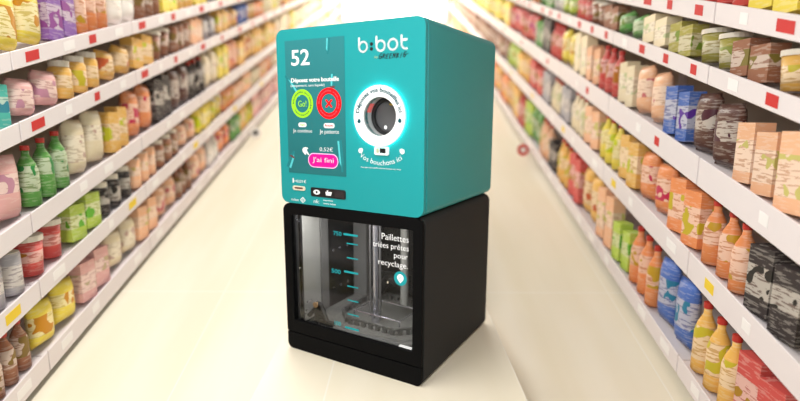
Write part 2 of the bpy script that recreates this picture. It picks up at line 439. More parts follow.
def k_tub(w, h, d):
    r = w/2; a = bmesh.new(); lathe(a, [(r*.8, 0), (r*.93, .86*h)], 20)
    b = bmesh.new(); lathe(b, [(r, .86*h), (r, h)], 20)
    return [('tub', a, P_JAR, True), ('lid', b, P_LID, False)]
KINDS = {'carton': (k_carton, 0.16, 0.30, 0.10), 'snack bag': (k_bag, 0.20, 0.28, 0.10), 'bottle': (k_bottle, 0.095, 0.30, 0.095), 'jar': (k_jar, 0.11, 0.19, 0.11),
         'food can': (k_can, 0.10, 0.17, 0.10), 'tub': (k_tub, 0.14, 0.16, 0.14), 'small carton': (k_carton, 0.13, 0.20, 0.10)}
CATS = {'carton': 'carton', 'snack bag': 'snack bag', 'bottle': 'bottle', 'jar': 'jar', 'food can': 'can', 'tub': 'tub', 'small carton': 'carton'}
PROTO = {}
def proto_mesh(kind, h):
    """parts of a kind at a height (meshes shared between all copies)"""
    h = round(h/0.03)*0.03
    k = (kind, round(h, 3))
    if k not in PROTO:
        fn, w, hh, d = KINDS[kind]
        if kind in ('jar', 'food can', 'tub', 'bottle'): w = w*min(1.25, max(0.9, h/hh))
        out = []
        for (nm, bm, m, sm) in fn(w, h, d):
            bmesh.ops.recalc_face_normals(bm, faces=bm.faces[:])
            me = D.meshes.new(nm); bm.to_mesh(me); bm.free(); me.materials.append(m)
            if sm:
                for p in me.polygons: p.use_smooth = len(p.vertices) == 4
            out.append((nm, me))
        PROTO[k] = (out, w, h)
    return PROTO[k]

TIERNAME = ['lowest', 'second', 'third', 'fourth', 'top']
SEEN = set(); total = 0
for side, X in (('left', XL), ('right', XR)):
    s = -1 if side == 'left' else 1
    tiers = TL if side == 'left' else TR
    for k in range(5):
        zb = tiers[k][1]-0.034
        gap = (tiers[k+1][0] if k < 4 else TOP[side]+0.1)-0.0-zb
        gap = min(gap, 0.42 if k == 4 else 9)
        y = 1.62; blocks = []
        while y < 17.6:
            px, py = proj(X, y, zr(y)+zb+gap*0.5)
            mp = MAP[side][k]
            cc = min(mp, key=lambda e: abs(e[0]-px))[1]
            if cc in (WHI, GRY, BLK, CRM) and random.random() < 0.45: cc = random.choice((ORG, GOLD, RED_, YEL_, PCH, ORG))
            if random.random() < 0.10: cc = min(mp, key=lambda e: abs(e[0]-px-random.choice((-25, 25))))[1]
            if gap < 0.36: kinds = ['snack bag', 'snack bag', 'jar', 'food can', 'small carton', 'carton', 'tub']
            else: kinds = ['carton', 'carton', 'snack bag', 'snack bag', 'bottle', 'bottle', 'small carton']
            if blocks: kinds = [q for q in kinds if q != blocks[-1]['kind']]
            kind = random.choice(kinds)
            hh = KINDS[kind][2]
            fill = random.uniform(0.80, 0.95)
            h = min(gap*fill, hh*1.45)
            if kind == 'tub' and h < gap*0.7: h = min(gap*0.75, 0.24)
            me, w, h = proto_mesh(kind, h)
            while h > gap-0.02-SLOPE*w: me, w, h = proto_mesh(kind, h-0.03)
            nfac = {'carton': 2, 'snack bag': 2, 'bottle': 3, 'jar': 3, 'food can': 3, 'tub': 2, 'small carton': 2}[kind]
            if y > 8: nfac = 2
            # keep clear of the seams between the bays
            ys = []
            for f in range(nfac):
                yc = y+w/2
                ys.append(yc); y += w+0.012+SLOPE*0.0
            y += random.uniform(0.004, 0.03)
            if blocks and blocks[-1]['c'] == cc and blocks[-1]['kind'][-6:] == kind[-6:]: pass
            blocks.append(dict(kind=kind, c=cc, ys=ys, me=me, w=w, h=h))
        for bi, b in enumerate(blocks):
            inview = False
            for yc in b['ys']:
                px, py = proj(X, yc, zr(yc)+zb+b['h']/2)
                hidden = 292 < px < 480 and py > 45
                if not hidden and -170 < px < 970 and py > -30: inview = True
            if not inview: continue
            nb = blocks[bi+1] if bi+1 < len(blocks) else blocks[bi-1]
            bay = min(NB-1, int((b['ys'][0]-Y0)/BAY))
            cn = NAMES[b['c']]
            one = len(b['ys']) == 1
            label = '%s %s on the %s %s shelf, %s bay from the camera' % (cn, b['kind'], TIERNAME[k], side, ORD[bay])
            nbt = ' just before the %s %ss' % (NAMES[nb['c']], nb['kind'])
            l2 = '%s %s, %s %s shelf, %s bay,%s' % (cn, b['kind'], TIERNAME[k], side, ORD[bay], nbt)
            if l2 in SEEN:
                pb = blocks[bi-1]; l2 = '%s %s, %s %s shelf, %s bay, behind the %s %ss' % (cn, b['kind'], TIERNAME[k], side, ORD[bay], NAMES[pb['c']], pb['kind'])
            if l2 in SEEN: l2 = '%s %s on the %s %s shelf, far end of the %s bay' % (cn, b['kind'], TIERNAME[k], side, ORD[bay])
            SEEN.add(l2)
            base = lin(b['c'])
            hs = random.uniform(0.88, 1.08)
            for yc in b['ys']:
                root = D.objects.new(b['me'][0][0], b['me'][0][1]); COL.objects.link(root)
                depth = 0.018+KINDS[b['kind']][3]*0.62+random.uniform(0.0, 0.015)
                lift = 0.0015+SLOPE*(b['w']/2+(0.0026 if b['kind'] in ('carton', 'small carton', 'snack bag') else 0))
                root.location = (X+s*depth, yc, zr(yc)+zb-0.0005+lift)
                root.rotation_euler = (0, 0, random.uniform(-0.05, 0.05) if b['kind'] in ('carton', 'small carton', 'snack bag') else random.uniform(0, 6.28))
                root.color = (min(1, base[0]*hs), min(1, base[1]*hs), min(1, base[2]*hs), 1)
                tag(root, l2, CATS[b['kind']], '%s %ss side by side on the %s %s shelf, bay %s' % (cn, b['kind'], TIERNAME[k], side, ORD[bay])+(nbt if True else ''))
                total += 1
                if yc < 6.5:
                    for nm, me in b['me'][1:]:
                        c = D.objects.new(nm, me); COL.objects.link(c); c.parent = root
print('products', total)

# ------------------------------------------------------------------ end of the aisle
yE = 18.38
root = empty('added_glow_panels', (-0.22, yE, zr(yE)))  # glowing panels added to stand in for a soft white glow
link('frame', plate(rrect(-1.85, 1.85, 0.15, 2.6, 0.02), [rrect(-1.78, 1.78, 0.22, 2.53, 0.02)], -0.06, 0.09), SHELF, root)
for i in range(3):
    x0 = -1.78+i*1.19
    link('glow_panel', B(x0+0.005, x0+1.175, -0.04, 0.0, 0.225, 2.525), GLOWM, root)
tag(root, 'glowing white panels added as a soft glow at the far end of the aisle', 'display')

# small cards that stick out into the aisle near the floor
def talker(px_x, y, X, s, m, label):
    zz = zr(y)
    r = empty('shelf_sign', (X, y, zz+0.12))
    link('bracket', B(min(0, -s*0.06), max(0, -s*0.06), -0.004, 0.004, -0.004, 0.004), STEEL, r)
    b = bmesh.new(); plate(circle(-s*0.13, 0, 0.075, 24), [], -0.003, 0.003, b)
    link('disc', b, m, r)
    b = bmesh.new(); plate(circle(-s*0.13, 0, 0.035, 20), [], -0.005, 0.005, b)
    link('disc_centre', b, CARDW if m is CARDR else BLKPL, r)
    tag(r, label, 'sign')
talker(0, 6.3, XR, 1, CARDR, 'small round red and white sign sticking out from the lowest right shelf rail')
talker(0, 6.9, XL, -1, CARDW, 'small round white sign with a dark centre on the lowest left shelf rail')

# ------------------------------------------------------------------ the machine
O = NEAR + Vector((-math.cos(YAW), math.sin(YAW), 0))*MW
# the empty stands at the front left corner; children are laid out in metres from it
M = empty('bottle_recycling_machine', O, -YAW)
tag(M, 'tall turquoise and black bottle return machine with touch screen and glazed lower cabinet', 'recycling machine')
HC = (0.663, 1.352); HR = 0.0935
# upper box
R1 = 0.045
up = rrect(0, MW, SPLIT, MH, R1)
link('upper_front_panel', plate(up, [circle(HC[0], HC[1], HR, 64)], 0.0, 0.022), TEAL, M, bevel=0.004)
g = 0.005
link('upper_seam', plate(rrect(g, MW-g, SPLIT+g, MH-g, R1-g), [circle(HC[0], HC[1], HR+0.004, 64)], 0.0215, 0.032), TEAL_DK, M)
bm = plate(up, [circle(HC[0], HC[1], HR+0.004, 64)], 0.031, 0.25)
o = link('upper_housing_front', bm, TEAL, M)
D.objects.remove(o)
bm = bmesh.new()
outl = up; n = len(outl)
ring0 = [bm.verts.new((x, 0.031, z)) for x, z in outl]; ring1 = [bm.verts.new((x, MD, z)) for x, z in outl]
for i in range(n): bm.faces.new((ring0[i], ring0[(i+1) % n], ring1[(i+1) % n], ring1[i]))
bm.faces.new(ring1)
inn = rrect(0.01, MW-0.01, SPLIT+0.01, MH-0.01, R1-0.01)
ring2 = [bm.verts.new((x, 0.031, z)) for x, z in inn]; ring3 = [bm.verts.new((x, MD-0.01, z)) for x, z in inn]
for i in range(n):
    bm.faces.new((ring0[i], ring2[i], ring2[(i+1) % n], ring0[(i+1) % n])); bm.faces.new((ring2[i], ring3[i], ring3[(i+1) % n], ring2[(i+1) % n]))
bm.faces.new(ring3)
hs_ = link('upper_housing', bm, TEAL, M, bevel=0.003)
for p in hs_.data.polygons: p.use_smooth = False

# bottle opening
t = bmesh.new(); plate(circle(*HC, HR+0.0035, 64), [circle(*HC, HR, 64)], 0.001, 0.075, t)
tun = link('opening_tunnel', t, TUNNEL, M)
# glowing red strip: a reflection put into colour on the tunnel's left wall
a = arc(HC[0], HC[1], HR-0.001, 138, 168, 10)
bm = bmesh.new(); A_ = [bm.verts.new((x, 0.012, z)) for x, z in a]; C_ = [bm.verts.new((x, 0.05, z)) for x, z in a]
for i in range(10): bm.faces.new((A_[i], A_[i+1], C_[i+1], C_[i]))
rl = link('red_reflection', bm, RED_REFL, tun); rl['label'] = 'red reflection coloured onto the wall of the opening'
bm = plate(circle(*HC, HR-0.0005, 56), [circle(*HC, 0.074, 56)], 0.05, 0.074)
link('drum_rim', bm, DRUMD, tun, bevel=0.006, seg=3)
bm = bmesh.new(); prof = [(0.074, 0.066), (0.06, 0.062), (0.035, 0.066), (0.0, 0.068)]
rings = [[bm.verts.new((HC[0]+r*math.cos(2*PI*i/40), y, HC[1]+r*math.sin(2*PI*i/40))) for i in range(40)] for r, y in prof[:3]]
for A1, B1 in zip(rings, rings[1:]):
    for i in range(40): bm.faces.new((A1[i], A1[(i+1) % 40], B1[(i+1) % 40], B1[i]))
bm.faces.new(rings[-1])
dr = link('drum', bm, DRUM, tun, smooth=True)
link('drum_light', plate(circle(0.652, 1.299, 0.008, 16, 0.010), [], 0.056, 0.060), mat('drum_lamp', (225, 225, 225), 0.4, emit=0.4), dr)['label'] = 'small white lamp on the drum'
link('drum_mark', plate([(0.675, 1.415), (0.71, 1.411), (0.706, 1.404), (0.676, 1.407)], [], 0.055, 0.06), YEL, dr)['label'] = 'yellow mark on the drum'
# white ring, raised off the panel, with a cyan LED edge behind it
RC = (0.6585, 1.354)
link('ring_light', plate(circle(*RC, 0.1475, 72), [circle(*RC, 0.136, 72)], -0.012, -0.001), HALO, M)['label'] = 'cyan light strip behind the white ring'
ring = link('ring_plate', plate(circle(*RC, 0.1465, 72), [circle(*HC, HR-0.001, 72)], -0.016, -0.0125), RINGM, M, bevel=0.001, seg=1)
ringb = link('ring_collar', plate(circle(*HC, HR+0.012, 64), [circle(*HC, HR, 64)], -0.0125, -0.0002), TUNNEL, M)
arc_text('ring_lettering', 'Déposez vos bouteilles ici', RC[0], RC[1], 0.1075, 173, 8, 0.027, TPDARK, ring, -0.017, bold=0.022)
def drop(cx, cz, r, y, m, parent, ang=90):
    pts = []
    for i in range(24):
        a = 2*PI*i/24; rr = r*(1+0.35*max(0, math.cos(a))**6)
        pts.append((cx+rr*math.cos(a+math.radians(ang)), cz+rr*math.sin(a+math.radians(ang))))
    return link('drop_mark', plate(pts, [], y-0.001, y+0.0004), m, parent)
drop(0.5447, 1.328, 0.0095, -0.0165, TPDARK, ring); drop(0.776, 1.332, 0.0095, -0.0165, TPDARK, ring)
# cap slot below the ring
cs = link('cap_slot', plate(rrect(0.6265, 0.7095, 1.1665, 1.2095, 0.009), [rrect(0.656, 0.692, 1.176, 1.2, 0.003)], -0.008, 0.0), WHITE, M, bevel=0.001, seg=1)
link('slot_opening', plate(rrect(0.654, 0.694, 1.174, 1.202, 0.002), [], -0.002, 0.0), BLKPR, cs)
link('slot_flap', plate(rrect(0.640, 0.654, 1.177, 1.199, 0.002), [], -0.0095, -0.0078), mat('flap_beige', (190, 196, 160), 0.4), cs)
fp = M
drop(0.541, 1.183, 0.0125, -0.001, WHITE, M, 40); drop(0.782, 1.188, 0.0125, -0.001, WHITE, M, 140)
arc_text('cap_lettering', 'Vos bouchons ici', 0.661, 1.344, 0.228, -124, -58, 0.025, WHITE, M, -0.001, bold=-0.008, outward=False)
text('small_print', 'Tous types de bouteilles plastique boissons autorisées', 0.542, 0.7745, 1.097, 1.1045, WHITE, M)

# logo
W_ = 0.0096
lg = strokes([[(0.5385, 1.723), (0.5385, 1.682)], arc(0.5615, 1.682, 0.023, 0, 360, 24),
              [(0.638, 1.723), (0.638, 1.681)], arc(0.6612, 1.681, 0.0232, 0, 360, 24),
              arc(0.728, 1.683, 0.024, 0, 360, 24),
              [(0.775, 1.719), (0.775, 1.684)] + arc(0.799, 1.684, 0.024, 180, 280, 10), [(0.775, 1.7), (0.802, 1.7)]], W_, -0.001, 0.0005)
logo = link('logo_lettering', lg, WHITE, M)
bm = plate(circle(0.6098, 1.692, 0.0088, 20), [], -0.001, 0.0005); plate(circle(0.6095, 1.6695, 0.0088, 20), [], -0.001, 0.0005, bm)
link('logo_colon', bm, BLKPR, logo)['label'] = 'black colon of the logo'
text('logo_by', 'by', 0.628, 0.646, 1.622, 1.637, PALEPR, logo, bold=-0.008)['label'] = 'pale gold word by'
HAND = {'G': [[(.9,.9),(.5,1),(.05,.6),(.1,.1),(.6,0),(.9,.25),(.85,.5),(.5,.45)]], 'R': [[(.1,0),(.2,1),(.8,.85),(.7,.55),(.2,.5),(.9,0)]],
        'E': [[(.85,.95),(.2,.95),(.12,.5),(.1,.02),(.8,.02)],[(.12,.5),(.7,.52)]], 'N': [[(.08,0),(.2,1),(.75,.05),(.9,1)]], 'B': [[(.1,0),(.2,1),(.75,.85),(.2,.52),(.85,.3),(.1,0)]], 'I': [[(.4,0),(.5,.8)],[(.55,1),(.56,1.02)]]}
hl = []
for i_, ch in enumerate('GREENBIG'):
    for ln in HAND[ch]:
        hl.append([(0.6505+0.0187*(i_+px*0.82)+0.006*pz, 1.6215+0.0015*(i_ % 3 == 1)+(0.0205+0.003*(ch == 'G'))*pz) for px, pz in ln])
link('logo_signature', strokes(hl, 0.0036, -0.001, 0.0005), BLKPR, logo)['label'] = 'black handwritten word under the logo'
link('logo_flourish', strokes([[(0.788, 1.634), (0.811, 1.637)]], 0.003, -0.001, 0.0005), BLKPR, logo)

# touch screen
SX0, SX1, SZ0, SZ1 = 0.061, 0.450, 1.045, 1.741
scr = link('touch_screen', plate(rrect(SX0, SX1, SZ0, SZ1, 0.002), [], -0.0015, 0.001), SCREEN, M)
yS = -0.0018
text('counter_digits', '52', 0.104, 0.2285, 1.612, 1.693, WHITE, scr, yS, bold=0.015)
text('heading', 'Déposez votre bouteille', 0.099, 0.415, 1.520, 1.549, WHITE, scr, yS-0.0006, bold=0.02)
text('subheading', '(uniquement, sans liquide)', 0.095, 0.322, 1.500, 1.517, WHITE, scr, yS-0.0006, bold=-0.008)
for (cx, m, nm, sg, ro) in ((0.1705, GREEN, 'go_button', 'Go!', 0.0745), (0.3485, RED, 'stop_button', 'X', 0.079)):
    cz = 1.4165
    bt = link(nm, plate(circle(cx, cz, ro, 48), [circle(cx, cz, ro*0.62, 48)], yS-0.001, yS+0.0004), m, scr)
    arc_text('button_lettering', ('bouteille acceptée continuez ' if m is GREEN else 'bouteille refusée patientez ')*1, cx, cz, ro*0.73, 180, -150, ro*0.14, TPDARK if m is GREEN else mat('grey_ink', (120, 90, 110), 0.5), bt, yS-0.0014)
    if m is GREEN: text('button_word', 'Go!', cx-0.028, cx+0.028, cz-0.016, cz+0.016, GREEN, bt, yS, bold=0.0)
    else: link('cross', strokes([[(cx-0.016, cz-0.016), (cx+0.016, cz+0.016)], [(cx-0.016, cz+0.016), (cx+0.016, cz-0.016)]], 0.010, yS-0.001, yS+0.0004), RED, bt)
p = link('green_pill', plate(rrect(0.140, 0.196, 1.294, 1.318, 0.0119), [], yS-0.001, yS+0.0004), WHITE, scr); text('pill_word', 'Vert', 0.152, 0.185, 1.300, 1.312, GREEN, p, yS-0.001, bold=0.02)
p = link('red_pill', plate(rrect(0.312, 0.382, 1.291, 1.317, 0.0129), [], yS-0.001, yS+0.0004), WHITE, scr); text('pill_word', 'Rouge', 0.322, 0.372, 1.296, 1.311, RED, p, yS-0.001, bold=0.02)
text('caption', 'Je continue', 0.101, 0.233, 1.260, 1.284, WHITE, scr, yS, bold=-0.008)
text('caption', 'Je patiente', 0.284, 0.409, 1.257, 1.284, WHITE, scr, yS, bold=-0.008)
text('amount', '0,52€', 0.281, 0.368, 1.168, 1.192, WHITE, scr, yS, bold=-0.008)
pl = link('finish_button_border', plate(rrect(0.201, 0.4015, 1.083, 1.159, 0.0375), [], yS-0.0006, yS+0.0004), mat('pale_pink_ink', (255, 190, 230), 0.5, emit=0.3), scr)
pk = link('finish_button', plate(rrect(0.2055, 0.397, 1.0875, 1.1545, 0.0333), [], yS-0.001, yS-0.0004), PINK, pl)
text('button_word', "J'ai fini", 0.232, 0.372, 1.105, 1.138, WHITE, pl, yS-0.0008, bold=-0.008)
# pointing hand
hd = [(0.163, 1.176), (0.172, 1.186), (0.186, 1.188), (0.199, 1.186), (0.203, 1.18), (0.193, 1.177), (0.197, 1.166), (0.209, 1.15), (0.203, 1.146), (0.190, 1.158), (0.186, 1.147), (0.180, 1.148), (0.165, 1.163)]
link('hand_pointer', plate(hd, [], yS-0.001, yS+0.0004), WHITE, scr)
# bottle pictures on the display
def pic_bottle(cx, cz, L, w, ang, band=None):
    ca, sa = math.cos(math.radians(ang)), math.sin(math.radians(ang))
    def T(pts): return [(cx+x*ca-z*sa, cz+x*sa+z*ca) for x, z in pts]
    body = [(-w/2, -L/2), (w/2, -L/2), (w/2, L*.2), (w*.2, L*.36), (w*.2, L*.5), (-w*.2, L*.5), (-w*.2, L*.36), (-w/2, L*.2)]
    b = link('bottle_picture', plate(T(body), [], yS-0.0004, yS+0.0004), BOTTD, scr)
    link('highlight', plate(T([(w*.05, -L*.47), (w*.4, -L*.47), (w*.4, L*.18), (w*.1, L*.32)]), [], yS-0.0007, yS-0.0002), BOTT, b)
    if band: link('bottle_band', plate(T([(-w*.5, L*.12), (w*.5, L*.12), (w*.4, L*.22), (-w*.4, L*.22)]), [], yS-0.0008, yS-0.0003), BROWN, b)
pic_bottle(0.349, 1.700, 0.08, 0.026, 176)
pic_bottle(0.105, 1.505, 0.15, 0.034, 38)
pic_bottle(0.375, 1.515, 0.10, 0.030, 176, True)
pic_bottle(0.083, 1.118, 0.10, 0.036, -24, True)
pic_bottle(0.419, 1.150, 0.165, 0.030, 186)
# items below the screen
text('price_print', '1=0,01€', 0.086, 0.181, 0.990, 1.009, WHITE, M, bold=-0.008)
link('price_bar', strokes([[(0.089, 0.992), (0.089, 1.012)]], 0.008, -0.0012, 0.0005), WHITE, M)
sl = link('ticket_slot', plate(rrect(0.085, 0.175, 0.9495, 0.974, 0.0115), [rrect(0.098, 0.158, 0.957, 0.967, 0.004)], -0.004, 0.0), BEIGE, M, bevel=0.001, seg=1)
link('slot_opening', plate(rrect(0.096, 0.160, 0.955, 0.969, 0.003), [], -0.0012, 0.0), BROWN, sl)
rd = link('payment_reader', plate(rrect(0.2125, 0.446, 0.925, 0.9745, 0.011), [], -0.003, 0.0), BLKPR, M, bevel=0.001, seg=1)
link('eye_icon', plate(circle(0.2545, 0.950, 0.0225, 24, 0.0135), [circle(0.2545, 0.950, 0.007, 12)], -0.0036, -0.0028), WHITE, rd)
link('wallet_icon', plate([(0.318, 0.938), (0.350, 0.938), (0.358, 0.958), (0.332, 0.958), (0.333, 0.966), (0.322, 0.964), (0.323, 0.956), (0.314, 0.957)], [], -0.0036, -0.0028), WHITE, rd)
link('reader_window', plate(rrect(0.375, 0.438, 0.932, 0.968, 0.004), [], -0.0034, -0.0028), mat('reader_window', (40, 38, 40), 0.2), rd)
text('ticket_print', 'ticket', 0.071, 0.125, 0.889, 0.903, WHITE, M, bold=-0.008)
link('diamond_icon', plate([(0.134, 0.898), (0.154, 0.915), (0.174, 0.898), (0.154, 0.881)], [[(0.140, 0.898), (0.154, 0.910), (0.168, 0.898), (0.154, 0.886)]], -0.0012, 0.0005), WHITE, M)
link('diamond_arrow', strokes([[(0.15, 0.893), (0.158, 0.898), (0.15, 0.903)]], 0.003, -0.0012, 0.0005), WHITE, M)
text('contactless_print', 'nfc', 0.231, 0.268, 0.889, 0.910, WHITE, M, bold=-0.008)
text('notice_print', 'imprimez', 0.297, 0.361, 0.905, 0.914, WHITE, M)
text('notice_print', 'votre ticket', 0.297, 0.380, 0.889, 0.898, WHITE, M)

# lower cabinet
e = 0.004; T1 = SPLIT-0.004
R2 = (0.038, 0.03, 0.045, 0.045)
WIN = rrect(0.062, 0.8425, 0.180, 0.809, 0.008)
DZ = 0.108
link('door', plate(rrect(e, MW-e, DZ, T1, (0.0005, 0.0005, 0.045, 0.045)), [WIN], 0.0, 0.022), BLACK, M, bevel=0.003)
link('kick_panel', plate(rrect(e, MW-e, 0.0, DZ-0.006, (0.038, 0.03, 0, 0)), [], 0.001, 0.022), BLACK, M, bevel=0.003)
link('lower_seam', plate(rrect(e+0.005, MW-e-0.005, 0.005, T1-0.005, 0.035), [rrect(0.05, 0.855, 0.15, 0.825, 0.01)], 0.0215, 0.032), SEAM, M)
bm = plate(rrect(e, MW-e, 0.0, T1, R2), [rrect(0.03, MW-0.03, 0.10, T1-0.02, 0.01)], 0.031, MD)
link('lower_housing', bm, BODY, M, bevel=0.003)
link('back_plate', B(0.02, MW-0.02, MD-0.012, MD-0.002, 0.05, T1-0.01), BODY, M)
# dark liner of the cabinet
bm = bmesh.new()
box(bm, 0.032, 0.040, 0.034, 0.86, 0.12, 0.84); box(bm, 0.862, 0.868, 0.034, 0.86, 0.12, 0.84)
box(bm, 0.032, 0.868, 0.86, 0.868, 0.12, 0.84); box(bm, 0.032, 0.868, 0.034, 0.868, 0.105, 0.12); box(bm, 0.032, 0.868, 0.034, 0.868, 0.84, 0.848)
link('liner', bm, LINER, M)
lp = link('left_side_panel', B(0.041, 0.048, 0.075, 0.262, 0.13, 0.80), PANEL, M); lp['label'] = 'light grey metal side panel inside'
link('rear_side_panel', B(0.041, 0.056, 0.268, 0.335, 0.125, 0.80), PANEL2, M)
bm = bmesh.new(); tube(bm, (0.060, 0.045, 0.13), (0.060, 0.045, 0.82), 0.0055, n=10); link('hinge_rod', bm, STEEL, M)
for (u, z) in ((0.072, 0.80), (0.072, 0.775), (0.09, 0.765), (0.09, 0.49)):
    bm = bmesh.new(); tube(bm, (u, 0.026, z), (u, 0.036, z), 0.005, n=10); link('bolt', bm, CHROME, M)
# guide column, poles
link('guide_column', B(0.056, 0.162, 0.600, 0.640, 0.121, 0.80), PANEL2, M, bevel=0.006)
bm = bmesh.new(); tube(bm, (0.431, 0.30, 0.19), (0.431, 0.30, 0.83), 0.0165, n=24); tube(bm, (0.431, 0.30, 0.121), (0.431, 0.30, 0.19), 0.026, n=24)
po = link('centre_pole', bm, CHROME, M, smooth=False)
bm = bmesh.new(); tube(bm, (0.388, 0.31, 0.16), (0.388, 0.31, 0.83), 0.006, n=12); tube(bm, (0.463, 0.30, 0.16), (0.463, 0.30, 0.83), 0.006, n=12)
link('side_rod', bm, STEEL, M)
bm = bmesh.new(); tube(bm, (0.513, 0.50, 0.19), (0.513, 0.50, 0.83), 0.024, n=24)
link('right_pole', bm, PANEL, M)
link('right_panel', B(0.80, 0.858, 0.60, 0.625, 0.121, 0.82), PANEL2, M)
# crusher tray: octagonal frame with a ribbed rim and a sloping floor
def octo(u0, u1, v0, v1, c): return [(u0+c, v0), (u1-c, v0), (u1, v0+c), (u1, v1-c), (u1-c, v1), (u0+c, v1), (u0, v1-c), (u0, v0+c)]
def prism_oct(bm, o1, z1, o2, z2):
    A = [bm.verts.new((x, y, z1)) for x, y in o1]; C = [bm.verts.new((x, y, z2)) for x, y in o2]
    for i in range(8): bm.faces.new((A[i], A[(i+1) % 8], C[(i+1) % 8], C[i]))
    return A, C
bm = bmesh.new()
A, C = prism_oct(bm, octo(0.07, 0.845, 0.06, 0.78, 0.13), 0.125, octo(0.07, 0.845, 0.06, 0.78, 0.13), 0.152)
A2, C2 = prism_oct(bm, octo(0.115, 0.80, 0.105, 0.735, 0.11), 0.152, octo(0.16, 0.755, 0.15, 0.69, 0.09), 0.138)
for i in range(8): bm.faces.new((C[i], C[(i+1) % 8], A2[(i+1) % 8], A2[i]))
bm.faces.new(C2); bm.faces.new(A[::-1])
tr = link('collection_tray', bm, TRAYM, M)
# ribbed crown inside the tray
bm = bmesh.new()
oc = octo(0.19, 0.73, 0.20, 0.66, 0.10); 
for i in range(8):
    p, q = Vector((*oc[i], 0)), Vector((*oc[(i+1) % 8], 0)); L_ = (q-p).length; d = (q-p)/L_; nrm = Vector((-d.y, d.x, 0)); k = max(3, int(L_/0.045))
    tube(bm, (p.x, p.y, 0.172), (q.x, q.y, 0.172), 0.009, n=6)
    for j in range(k):
        c0 = p+d*(L_*(j+0.25)/k); c1 = p+d*(L_*(j+0.75)/k)
        vs = [bm.verts.new((c.x+nrm.x*w, c.y+nrm.y*w, z)) for c in (c0, c1) for w in (-0.008, 0.008) for z in (0.139, 0.181)]
        for f in ((0,1,3,2), (4,6,7,5), (0,4,5,1), (2,3,7,6), (0,2,6,4), (1,5,7,3)): bm.faces.new([vs[i2] for i2 in f])
link('ribbed_rim', bm, mat('grey_ribbed_plastic', (78, 78, 77), 0.35), tr)
bm = bmesh.new()
for a_, b_ in (((0.315, 0.25), (0.63, 0.24)), ((0.63, 0.24), (0.64, 0.45)), ((0.315, 0.25), (0.32, 0.46)), ((0.32, 0.46), (0.64, 0.45))):
    tube(bm, (*a_, 0.205), (*b_, 0.205), 0.0035, n=8)
for a_ in ((0.315, 0.25), (0.63, 0.24), (0.64, 0.45), (0.32, 0.46)): tube(bm, (*a_, 0.139), (*a_, 0.207), 0.0035, n=8)
link('wire_frame', bm, CHROME, tr)
# motor block at the rear and dark drive parts
bm = bmesh.new(); box(bm, 0.62, 0.84, 0.42, 0.58, 0.152, 0.24); box(bm, 0.65, 0.82, 0.40, 0.42, 0.17, 0.22)
for j in range(5): tube(bm, (0.64+0.045*j, 0.50, 0.24), (0.64+0.045*j, 0.50, 0.262), 0.014, n=10)
link('motor_block', bm, TRAYM, M, bevel=0.004)
bm = bmesh.new(); tube(bm, (0.20, 0.62, 0.14), (0.34, 0.60, 0.30), 0.035, n=14); tube(bm, (0.34, 0.60, 0.30), (0.55, 0.66, 0.22), 0.03, n=14); box(bm, 0.22, 0.60, 0.66, 0.78, 0.153, 0.33)
link('crusher_arm', bm, LINER, M, bevel=0.003)
# clamp at the lower left behind the glass
bm = bmesh.new(); tube(bm, (0.10, 0.085, 0.185), (0.17, 0.105, 0.27), 0.014, n=10); tube(bm, (0.17, 0.105, 0.27), (0.23, 0.09, 0.175), 0.014, n=10); box(bm, 0.14, 0.20, 0.085, 0.12, 0.155, 0.235); box(bm, 0.19, 0.28, 0.075, 0.10, 0.155, 0.18)
cl = link('clamp', bm, BLKPL, M, bevel=0.002); 
link('copper_coil', plate(circle(0.150, 0.262, 0.017, 14), [], 0.082, 0.098), mat('copper', (196, 160, 116), 0.4, 0.3), cl)['label'] = 'copper coloured coil'
bm = bmesh.new()
for (u, z) in ((0.105, 0.275), (0.09, 0.22), (0.165, 0.29), (0.125, 0.29), (0.075, 0.195)): tube(bm, (u, 0.07, z), (u, 0.082, z), 0.0055, n=8)
link('screw', bm, CHROME, cl)
bm = bmesh.new()
for (u, v) in ((0.075, 0.40), (0.075, 0.47), (0.075, 0.55)):
    for z in (0.25, 0.5, 0.75): tube(bm, (0.040, v, z), (0.046, v, z), 0.006, n=8)
link('rivet', bm, CHROME, M)
# hidden glow strip and area light added to brighten the cabinet interior
link('cabinet_glow_strip', B(0.20, 0.70, 0.10, 0.13, 0.828, 0.8395), mat('warm_fill_glow', (255, 250, 240), 0.5, emit=6), M)
il = D.lights.new('cabinet_fill_light', 'AREA'); il.shape = 'RECTANGLE'; il.size = 0.66; il.size_y = 0.05; il.energy = 6.5; il.color = (1, 0.98, 0.95)
ilo = D.objects.new('cabinet_fill_light', il); COL.objects.link(ilo); ilo.parent = M; ilo.location = (0.45, 0.07, 0.825)
ilo.rotation_euler = (math.radians(22), 0, 0)
# glass with its printing
gl = link('window_pane', plate(rrect(0.055, 0.85, 0.172, 0.817, 0.004), [], 0.0225, 0.0265), GLASS, M)
link('dark_pane_border', plate(rrect(0.055, 0.85, 0.172, 0.8165, 0.004), [rrect(0.0625, 0.842, 0.181, 0.808, 0.005)], 0.0221, 0.0224), BLKPR, gl)
yG = 0.0222
for k, (z, big) in enumerate([(0.7400, 1), (0.692, 0), (0.613, 0), (0.5335, 1), (0.4545, 0), (0.3745, 0), (0.295, 0), (0.2137, 1)]):
    link('graduation_mark', plate(rrect(0.424 if big else 0.444, 0.516, z-(0.0055 if big else 0.0032), z+(0.0055 if big else 0.0032), 0.001), [], yG-0.0008, yG), TPRINT, gl)
for w_, u0, u1, z0, z1 in (('750', 0.356, 0.410, 0.726, 0.749), ('500', 0.338, 0.400, 0.512, 0.536), ('100', 0.352, 0.396, 0.212, 0.236)):
    text('graduation_number', w_, u0, u1, z0, z1, TPRINT, gl, yG, t=0.001, bold=0.006)
